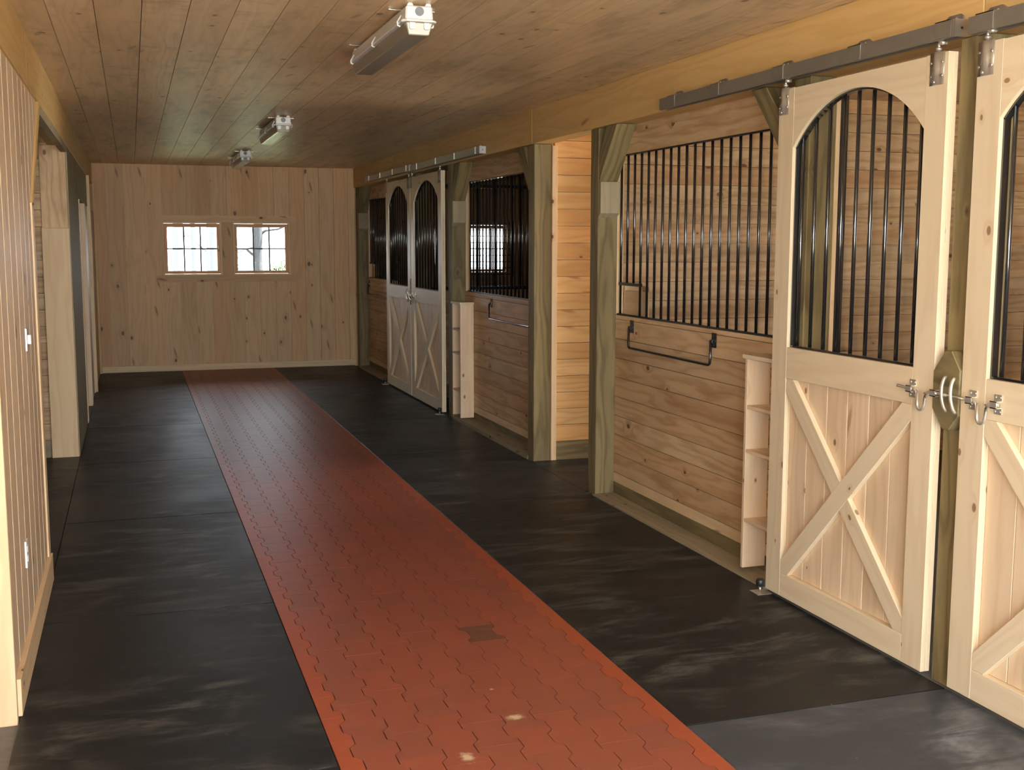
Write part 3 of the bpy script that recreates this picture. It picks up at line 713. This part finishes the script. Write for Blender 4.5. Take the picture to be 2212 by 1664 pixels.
# floor guides
for y, lab in ((4.835, 'black roller guide on a zinc plate at the foot of the nearest full door'), (11.09, 'roller guide at the right foot of the far pair of doors'), (13.72, 'roller guide at the left foot of the far pair of doors')):
    r = empty('door_floor_guide', (2.92, y, 0), lab, 'door guide', 'floor guides at the door corners'); o = r.location
    MB(*o).box(2.865, 2.945, y-0.035, y+0.045, 0.0, 0.004).build('base_plate', 'hanger', r)
    MB(*o).cyl((2.905, y+0.012, 0.004), (2.905, y+0.012, 0.03), 0.007).build('pin', 'hanger', r)
    MB(*o).tube([(2.905, y+0.012, 0.03), (2.905, y+0.012, 0.034), (2.905, y+0.012, 0.062), (2.905, y+0.012, 0.068)], [0.014, 0.020, 0.020, 0.015], 16).build('roller', 'blackmatt', r)

# blanket bars
def blanket_bar(y0, y1, z, label, drop=0.14):
    r = empty('blanket_bar', (3.10, (y0+y1)/2, z), label, 'blanket bar', 'folding blanket bars on the stall fronts'); o = r.location
    for q in (y0, y1):
        mb = MB(*o); mb.box(3.106, 3.1115, q-0.026, q+0.026, z-0.042, z+0.042).cyl((3.106, q, z+0.025), (3.103, q, z+0.025), 0.006, 8).cyl((3.106, q, z-0.028), (3.103, q, z-0.028), 0.006, 8)
        mb.cyl((3.095, q-0.012, z-0.005), (3.095, q+0.012, z-0.005), 0.011, 10).box(3.095, 3.1065, q-0.012, q+0.012, z-0.012, z+0.002)
        mb.build('wall_plate', 'black', r, 0.001)
    pts = [(3.087, y0, z-0.005), (3.085, y0, z-drop+0.02), (3.085, y0+0.006*(1 if y1 > y0 else -1), z-drop+0.006), (3.085, y0+0.02*(1 if y1 > y0 else -1), z-drop)]
    pts += [(3.085, y1-0.02*(1 if y1 > y0 else -1), z-drop), (3.085, y1-0.006*(1 if y1 > y0 else -1), z-drop+0.006), (3.085, y1, z-drop+0.02), (3.087, y1, z-0.005)]
    MB(*o).tube(pts, 0.0083, 10).build('rod', 'black', r)
blanket_bar(5.755, 6.88, 1.177, 'black folding blanket bar on the near stall front')
blanket_bar(8.86, 9.99, 1.178, 'black folding blanket bar left of the passage post, partly hidden')
blanket_bar(14.3, 15.65, 1.165, 'small dark blanket bar by the end wall')

# narrow shelves on the stall fronts
def shelf_unit(y0, y1, label):
    r = empty('shelf_unit', (3.04, (y0+y1)/2, 0.035), label, 'shelf', 'narrow open shelf units'); o = r.location
    xa, xb = 2.972, 3.110
    zt = 1.135
    MB(*o).box(xa+0.004, xb, y0, y0+0.02, 0.035, zt, 'z').build('side_panel', 'doorpanel', r, 0.001)
    MB(*o).box(xa+0.004, xb, y1-0.02, y1, 0.035, zt, 'z').build('side_panel', 'doorpanel', r, 0.001)
    for z in (0.30, 0.665, 0.895): MB(*o).box(xa+0.006, xb, y0+0.021, y1-0.021, z-0.018, z, 'y').build('shelf_board', 'doorpanel', r, 0.001)
    MB(*o).box(xa-0.006, xb, y0-0.014, y1+0.014, zt+0.001, zt+0.022, 'y').build('top_board', 'door', r, 0.001)
shelf_unit(4.88, 5.17, 'narrow pine shelf unit left of the nearest full door')
shelf_unit(10.57, 10.865, 'narrow pine shelf unit right of the far doors')

# ------------------------------------------------------------ left side
random.seed(5)
mb = MB()
seams = [4.34, 4.553, 4.764, 5.0, 5.23, 5.47, 5.70, 5.90, 6.08]
for a, b in zip(seams[:-1], seams[1:]): mb.box(-0.475, -0.458, a+0.0012, b-0.0012, 0.12, 2.484, 'z')
# planks run on along the brace, cut on the slope
for a, b in ((6.08, 6.30), (6.30, 6.52), (6.52, 6.74)):
    zl = lambda y: 1.92+(y-6.075)/0.78*0.565
    mb.prism([(a, max(1.92, zl(a))), (b, zl(b)), (b, 2.484), (a, 2.484)], 'x', -0.475, -0.458, (0, 0, 1))
struct(mb, 'wall_left', 'lpine', 'upright grooved pine planks of the near left wall', bev=0.009)
struct(MB().box(-0.60, -0.476, 4.34, 6.15, FL, 2.484, 'z'), 'wall_left', 'trim')
struct(MB().box(-0.472, -0.440, 4.36, 6.17, 0.0, 0.14, 'y'), 'baseboard_left', 'trim', 'pine skirting under the near left planks', bev=0.002)
struct(MB().box(-0.60, -0.452, 4.305, 4.339, FL, 2.484, 'z'), 'trim_16', 'trim', 'light end board of the near left wall', bev=0.002)
struct(MB().box(-0.60, -0.450, 6.082, 6.19, 0.141, 1.915, 'z'), 'trim_17', 'trim', 'bright corner board of the near left wall', bev=0.002)
mb = MB(); mb.prism([(6.085, 1.90), (6.19, 1.90), (6.99, 2.484), (6.86, 2.484)], 'x', -0.60, -0.450, (0, 0.8, 0.58))
struct(mb, 'trim_18', 'beam', 'sloping brace board above the left opening', bev=0.002)
struct(MB().box(-0.50, -0.4555, 6.95, 9.81, 2.43, 2.484, 'y'), 'trim_19', 'treated_l', 'grey header board above the left opening')
# recess back wall and post
mb = MB(); boards_h(mb, 'x', 9.86, 9.90, -3.60, -0.56, 0.13, CZ); struct(mb, 'wall_left', 'pine', 'horizontal boards at the back of the left opening')
struct(MB().box(-3.6, -0.66, 9.85, 9.90, FL, 0.13, 'x'), 'trim_20', 'treated_l')
mb = MB(); boards_h(mb, 'x', 4.345, 4.385, -3.60, -0.602, 0, CZ); struct(mb, 'wall_left', 'pine')
r = empty('opening_post', (-0.56, 9.85, FL), 'wide pine post with a doubled lower board at the far side of the left opening', 'post'); o = r.location
MB(*o).box(-0.662, -0.467, 9.822, 9.858, FL, 2.483, 'z').build('upper_board', 'pine', r, 0.002)
MB(*o).box(-0.664, -0.462, 9.775, 9.821, FL, 1.835, 'z').build('lower_board', 'trim', r, 0.002)
# far left wall: treated panel, recessed door bay, panel, corner
struct(MB().box(-0.60, -0.457, 9.86, 11.66, FL, 2.484, 'z'), 'wall_left', 'treated_l', 'grey boarding on the far left between the openings')
struct(MB().box(-0.60, -0.449, 11.665, 11.75, FL, 2.13, 'z'), 'trim_21', 'trim', 'light jamb strip on the far left wall', bev=0.002)
struct(MB().box(-0.60, -0.457, 11.665, 15.2, 2.132, 2.484, 'y'), 'trim_22', 'treated_l')
mb = MB(); boards_v(mb, 'y', -0.60, -0.53, 11.75, 12.9, FL, 2.13, 0.2); struct(mb, 'wall_left', 'lpine')
mb = MB(); mb.box(-0.60, -0.447, 12.905, 13.1, FL, 2.13, 'z'); boards_v(mb, 'y', -0.60, -0.462, 13.1, 14.0, FL, 2.13, 0.2); struct(mb, 'wall_left', 'lpine')
struct(MB().box(-0.60, -0.425, 14.02, 14.12, FL, 2.483, 'z'), 'trim_23', 'trim', 'light strip near the far left corner', bev=0.002)
mb = MB(); boards_v(mb, 'y', -0.60, -0.45, 14.12, 16.04, FL, 2.13, 0.2); struct(mb, 'wall_left', 'lpine')
struct(MB().box(-0.449, -0.42, 15.95, 16.045, 0.0, 2.484, 'z'), 'trim_24', 'beam')
# switch and outlet
def wallplate(name, y, z, h, w, label, cat, rock):
    r = empty(name, (-0.457, y, z), label, cat); o = r.location
    MB(*o).box(-0.4575, -0.4495, y-w/2, y+w/2, z-h/2, z+h/2).build('cover_plate', 'galv_end' if rock else 'white', r, 0.001)
    if rock: MB(*o).box(-0.4494, -0.435, y-0.012, y+0.012, z-0.02, z+0.02).build('switch_lever', 'white', r, 0.001)
    else:
        for dz in (-0.02, 0.02): MB(*o).box(-0.4494, -0.447, y-0.014, y+0.014, z+dz-0.013, z+dz+0.013).build('socket', 'white', r, 0.001)
wallplate('light_switch', 5.465, 1.295, 0.10, 0.06, 'small metal light switch on the left plank wall', 'switch', True)
wallplate('power_outlet', 4.965, 0.455, 0.11, 0.065, 'white power outlet low on the left plank wall', 'outlet', False)

# ------------------------------------------------------------ lamps
def fixture(y0, xc, label, L=1.27):
    r = empty('ceiling_lamp', (xc, y0+L/2, CZ), label, 'ceiling light', 'enclosed fluorescent ceiling lamps'); o = r.location
    y1 = y0+L; zt = CZ-0.011
    # housing
    prof = [(-0.062, zt-0.058), (-0.058, zt), (0.058, zt), (0.062, zt-0.058)]
    h = MB(*o).prism([(xc+p[0], p[1]) for p in prof], 'y', y0, y1, (0, 1, 0)).build('housing', 'white', r, 0.006)
    mb = MB(*o)
    def ring(w, e): return [(xc-w, y0-e), (xc-w+0.02, y0-e-0.0), (xc+w-0.02, y0-e), (xc+w, y0-e+0.02), (xc+w, y1+e-0.02), (xc+w-0.02, y1+e), (xc-w+0.02, y1+e), (xc-w, y1+e-0.02), (xc-w, y0-e+0.02)]
    pts = [(xc-0.078+0.02, y0-0.012), (xc+0.078-0.02, y0-0.012), (xc+0.078, y0+0.01), (xc+0.078, y1-0.01), (xc+0.058, y1+0.012), (xc-0.058, y1+0.012), (xc-0.078, y1-0.01), (xc-0.078, y0+0.01)]
    mb.prism(pts, 'z', zt-0.0685, zt-0.0585, (0, 1, 0)); mb.build('flange', 'white', r, 0.003)
    # cover: tapered tray
    t, b = zt-0.069, zt-0.122
    mb = MB(*o); st = [(-0.060, t), (-0.046, b), (0.046, b), (0.060, t)]
    v = []
    vs = [Vector((xc-0.060, y0+0.002, t)), Vector((xc+0.060, y0+0.002, t)), Vector((xc+0.060, y1-0.002, t)), Vector((xc-0.060, y1-0.002, t)),
          Vector((xc-0.046, y0+0.014, b)), Vector((xc+0.046, y0+0.014, b)), Vector((xc+0.046, y1-0.014, b)), Vector((xc-0.046, y1-0.014, b))]
    mb.v = vs
    for q in ((0, 1, 2, 3), (4, 7, 6, 5), (0, 4, 5, 1), (1, 5, 6, 2), (2, 6, 7, 3), (3, 7, 4, 0)): mb._face(list(q), (0, 1, 0), (0, 5))
    cv = mb.build('cover', 'cover', r, 0.004)
    # pale lamp holders showing through the cover's end
    for sx in (-0.032, 0.032):
        MB(*o).prism([(xc+sx-0.012, t-0.002), (xc+sx+0.012, t-0.002), (xc+sx+0.012, t-0.024), (xc+sx+0.008, t-0.030), (xc+sx-0.008, t-0.030), (xc+sx-0.012, t-0.024)], 'y', y0-0.0015, y0+0.012, (0, 0, 1)).build('lamp_holder', 'white', cv)
    # conduit knockout on the end, mounting lugs, clips, hanging brackets
    MB(*o).cyl((xc, y0-0.0005, zt-0.024), (xc, y0-0.004, zt-0.024), 0.0195, 24).cyl((xc, y0-0.004, zt-0.024), (xc, y0-0.006, zt-0.024), 0.011, 20).build('knockout', 'grey', h)
    for sx in (-0.04, 0.04):
        MB(*o).prism([(xc+sx-0.014, zt+0.0005), (xc+sx-0.008, CZ-0.0005), (xc+sx+0.008, CZ-0.0005), (xc+sx+0.014, zt+0.0005)], 'y', y0+0.002, y0+0.03, (0, 0, 1)).build('mounting_lug', 'white', h)
        MB(*o).prism([(xc+sx-0.014, zt+0.0005), (xc+sx-0.008, CZ-0.0005), (xc+sx+0.008, CZ-0.0005), (xc+sx+0.014, zt+0.0005)], 'y', y1-0.03, y1-0.002, (0, 0, 1)).build('mounting_lug', 'white', h)
    for k in (0.06, 0.5, 0.94):
        yy = y0+L*k
        for sx in (-1, 1):
            MB(*o).tube([(xc+sx*0.064, yy, zt-0.030), (xc+sx*0.072, yy, zt-0.045), (xc+sx*0.081, yy, zt-0.060), (xc+sx*0.080, yy, zt-0.074), (xc+sx*0.068, yy, zt-0.078)], 0.0042, 6).build('clip', 'white', r)
    for k in (0.12, 0.88):
        yy = y0+L*k
        MB(*o).box(xc-0.105, xc+0.105, yy-0.010, yy+0.010, zt+0.004, zt+0.0065).cyl((xc-0.098, yy, zt+0.006), (xc-0.098, yy, CZ-0.0005), 0.006, 8).cyl((xc+0.098, yy, zt+0.006), (xc+0.098, yy, CZ-0.0005), 0.006, 8).build('mounting_strap', 'chrome', r)
fixture(4.97, 1.222, 'nearest white enclosed ceiling lamp with grey cover')
fixture(9.60, 1.215, 'middle ceiling lamp, halfway down the aisle')
fixture(13.25, 1.25, 'farthest ceiling lamp, close to the end wall')

# ------------------------------------------------------------ floor covering
random.seed(11)
X0, X1 = 0.592, 1.828
left_seams = [-1.45, 0.0, 1.78, 3.6, 5.43, 7.4, 9.38, 11.25, 13.12, 15.0, 16.03]
right_seams = [-1.45, -0.12, 1.7, 3.53, 5.365, 7.2, 9.05, 10.9, 12.7, 14.5, 16.03]
ll = {3: 'left rubber mat beside the near end of the left plank wall', 4: 'left rubber mat in front of the side opening, near half', 5: 'left rubber mat in front of the side opening, far half',
      6: 'left rubber mat just beyond the doubled pine post', 7: 'left rubber mat second before the end wall strip', 8: 'left rubber mat next to last before the end wall', 9: 'left rubber mat touching the end wall', 2: 'left rubber mat at the bottom left picture corner'}
rl = {2: 'dusty grey rubber mat at the bottom right beside the cut-off door', 3: 'right rubber mat in front of the nearest full door', 4: 'right rubber mat in front of the near stall bars', 5: 'right rubber mat at the side passage',
      6: 'right rubber mat in front of the middle stall bars', 7: 'right rubber mat in front of the right far door', 8: 'right rubber mat in front of the left far door', 9: 'right rubber mat touching the end wall'}
for side, seams, labs, a, b in (('l', left_seams, ll, -0.449, X0-0.003), ('r', right_seams, rl, X1+0.003, 2.952)):
    for i in range(len(seams)-1):
        if seams[i+1] < 2.0: continue
        lb = labs.get(i)
        mt = 'matdust' if (side == 'r' and i == 2) else 'mat'
        ext = -1.05 if (side == 'l' and seams[i+1] < 4.3) else a
        if side == 'l' and i == 4: ext = a
        o_ = MB((a+b)/2, seams[i], FL).box(a, b, seams[i]+0.0025, seams[i+1]-0.0025, FL+0.0002, 0.0, 'y').build('rubber_mat', mt, bev=0.003)
        tag(o_, 'black '+lb if not lb.startswith('dusty') else lb, 'floor mat', 'rubber floor mats along both sides of the red path')
# mats in the passage and the left side room
tag(MB(4.5, 7.9, FL).box(2.955, 6.69, 7.31, 8.44, FL+0.0002, -0.001, 'x').build('rubber_mat', 'mat'), 'grey-black rubber mat inside the side passage between two posts', 'floor mat', 'rubber floor mats along both sides of the red path')
tag(MB(-2, 7, FL).box(-3.59, -0.452, 6.2, 9.77, FL+0.0002, -0.001, 'x').build('rubber_mat', 'mat'), 'black rubber floor inside the left opening', 'floor mat', 'rubber floor mats along both sides of the red path')

# interlocking red pavers, one mesh: zigzag joints along, short joints across
P, CW, A, BW = 0.203, 0.1372, 0.0125, 0.068
ncol = 8
def zig(k, y):
    """x of the joint between column k-1 and k"""
    if k == 0 and False: return X0
    x = X0+BW+CW*k
    t = ((y-3.94)/P) % 1.0          # even joints sit right for the half period after 3.94
    d = min(t, 1-t, abs(t-0.5))     # distance to the nearest change of side
    s = min(1, d/0.07)*(1 if t < 0.5 else -1)
    return x+A*s*(-1 if k % 2 else 1)
pv, pf, tint = [], [], []
G = 0.0019
ys0 = 1.6
def col_poly(k, ya, yb):
    n = 28; L = []; Rr = []
    for i in range(n+1):
        y = ya+0.0005+(yb-ya-0.001)*i/n
        xl = X0 if k < 0 else zig(k, y)
        xr = X1 if k >= ncol else zig(k+1, y)
        L.append((xl+(0 if k < 0 else G), y)); Rr.append((xr-(0 if k >= ncol else G), y))
    return L+Rr[::-1]
def add_paver(poly, tnt, h=0.0):
    st = len(pv); n = len(poly)
    cx = sum(p[0] for p in poly)/n; cy = sum(p[1] for p in poly)/n
    tx, ty = 0, 0
    for p in poly: pv.append((p[0], p[1], -0.0075))
    for p in poly: pv.append((p[0], p[1], 0.0+h))
    pf.append([st+n+i for i in range(n)]); tint.append(tnt)
    for i in range(n):
        j = (i+1) % n
        pf.append([st+i, st+j, st+n+j, st+n+i]); tint.append(tnt)
for k in range(-1, ncol+1):
    nrow = int((16.03-ys0)/P)+2
    for rr in range(nrow):
        ya = 3.89-11*P+(P/2 if k % 2 else 0)+rr*P; yb = ya+P
        ya, yb = max(ya, ys0), min(yb, 16.03)
        if yb-ya < 0.03: continue
        if k in (-1, ncol):
            t = (random.random()*0.2, 0.75, 0)
        else: t = (random.random(), 0.12*random.random(), 0)
        cy = (ya+yb)/2
        if k == 5 and abs(cy-4.80) < 0.1: t = (1, 0, 0.75)
        add_paver(col_poly(k, ya, yb), t, random.uniform(-0.0002, 0.0002))
me = bpy.data.meshes.new('rubber_paver_path'); me.from_pydata([(p[0]-1.21, p[1]-9, p[2]) for p in pv], [], pf)
ca = me.color_attributes.new('tint', 'FLOAT_COLOR', 'CORNER'); k = 0
for f, t in zip(pf, tint):
    for _ in f: ca.data[k].color = (*t, 1); k += 1
me.materials.append(MAT['paver'])
bm = bmesh.new(); bm.from_mesh(me); bmesh.ops.recalc_face_normals(bm, faces=bm.faces); bm.to_mesh(me); bm.free()
pr = empty('paver_path', (1.21, 9, FL), 'red interlocking rubber paver path down the middle of the aisle', 'paved path')
po = bpy.data.objects.new('pavers', me); COL.objects.link(po); po.parent = pr; po.location = (0, 0, -FL)
MB(1.21, 9, FL).box(X0, X1, 1.6, 16.03, FL+0.0002, -0.0075, 'y').build('base_layer', plain('dark_joint', (0.03, 0.008, 0.006), 0.8), pr)

# ------------------------------------------------------------ outside the far windows
def tree(x, y, r, h, label, kind, branches, lean=0.0, seed=1):
    rnd = random.Random(seed)
    root = empty('tree', (x, y, -0.4), label, 'tree', 'trees outside the far windows'); o = root.location
    n = 9; pts = [(x+lean*i/n*h*0.1+rnd.uniform(-.02, .02), y, -0.4+h*i/n) for i in range(n+1)]
    MB(*o).tube(pts, [r*(1-0.35*i/n) for i in range(n+1)], 12).build('trunk', 'bark', root)
    for b in range(branches):
        z = rnd.uniform(1.2, h*0.6); d = rnd.choice((-1, 1)); L = rnd.uniform(0.5, 1.4)
        q = [(x, y, z)]
        for i in range(1, 6): q.append((x+d*L*i/5+rnd.uniform(-.06, .06), y-0.3*i/5+rnd.uniform(-.1, .1), z+L*0.5*i/5+rnd.uniform(-.06, .1)))
        MB(*o).tube(q, [0.03*(1-0.16*i) for i in range(6)], 6).build('branch', 'bark', root)
    return root
tree(0.80, 22, 0.105, 8, 'broad pale trunk in the left panes of the left window', 'a', 2, 0.1, 3)
tree(1.13, 22.6, 0.05, 8, 'thin trunk in the middle panes of the left window', 'a', 0, 0.0, 4)
tree(1.30, 21.5, 0.030, 8, 'slender dark trunk in the right panes of the left window', 'a', 1, 0.05, 5)
tree(1.50, 23.0, 0.11, 8, 'mossy trunk at the right edge of the left window', 'a', 5, 0.0, 6)
tree(2.27, 22, 0.095, 8, 'straight grey trunk in the middle of the right window', 'a', 7, 0.0, 8)
def bush(x, y, z, rad, n, label, seed, name='shrub'):
    rnd = random.Random(seed); root = empty(name, (x, y, -0.4), label, 'shrub', 'shrubs outside the far windows'); o = root.location
    mb = MB(*o)
    for _ in range(n):
        a, e, q = rnd.uniform(0, 6.28), rnd.uniform(-1, 1), rad*rnd.random()**0.4
        c = Vector((x+q*math.cos(a)*math.sqrt(1-e*e), y+q*math.sin(a)*math.sqrt(1-e*e), z+q*e*0.9))
        d = Vector((rnd.uniform(-1, 1), rnd.uniform(-1, 1), rnd.uniform(-1, 1))).normalized(); w = d.orthogonal().normalized()
        L = rnd.uniform(.03, .06); st = len(mb.v)
        mb.v += [c-d*L, c+w*L*0.4, c+d*L, c-w*L*0.4]; mb._face([st, st+1, st+2, st+3], tuple(d), (0, 5))
    mb.build('foliage', 'leaf', root)
    MB(*o).tube([(x, y, -0.4), (x+0.03, y, z*0.6), (x, y, z)], [0.03, 0.02, 0.01], 8).build('stem', 'bark', root)
bush(2.85, 22.5, 1.0, 0.45, 900, 'green leafy shrub low in the right window', 31)
bush(1.93, 24.6, 1.35, 0.34, 260, 'sparse twiggy shrub in the left panes of the right window', 32)
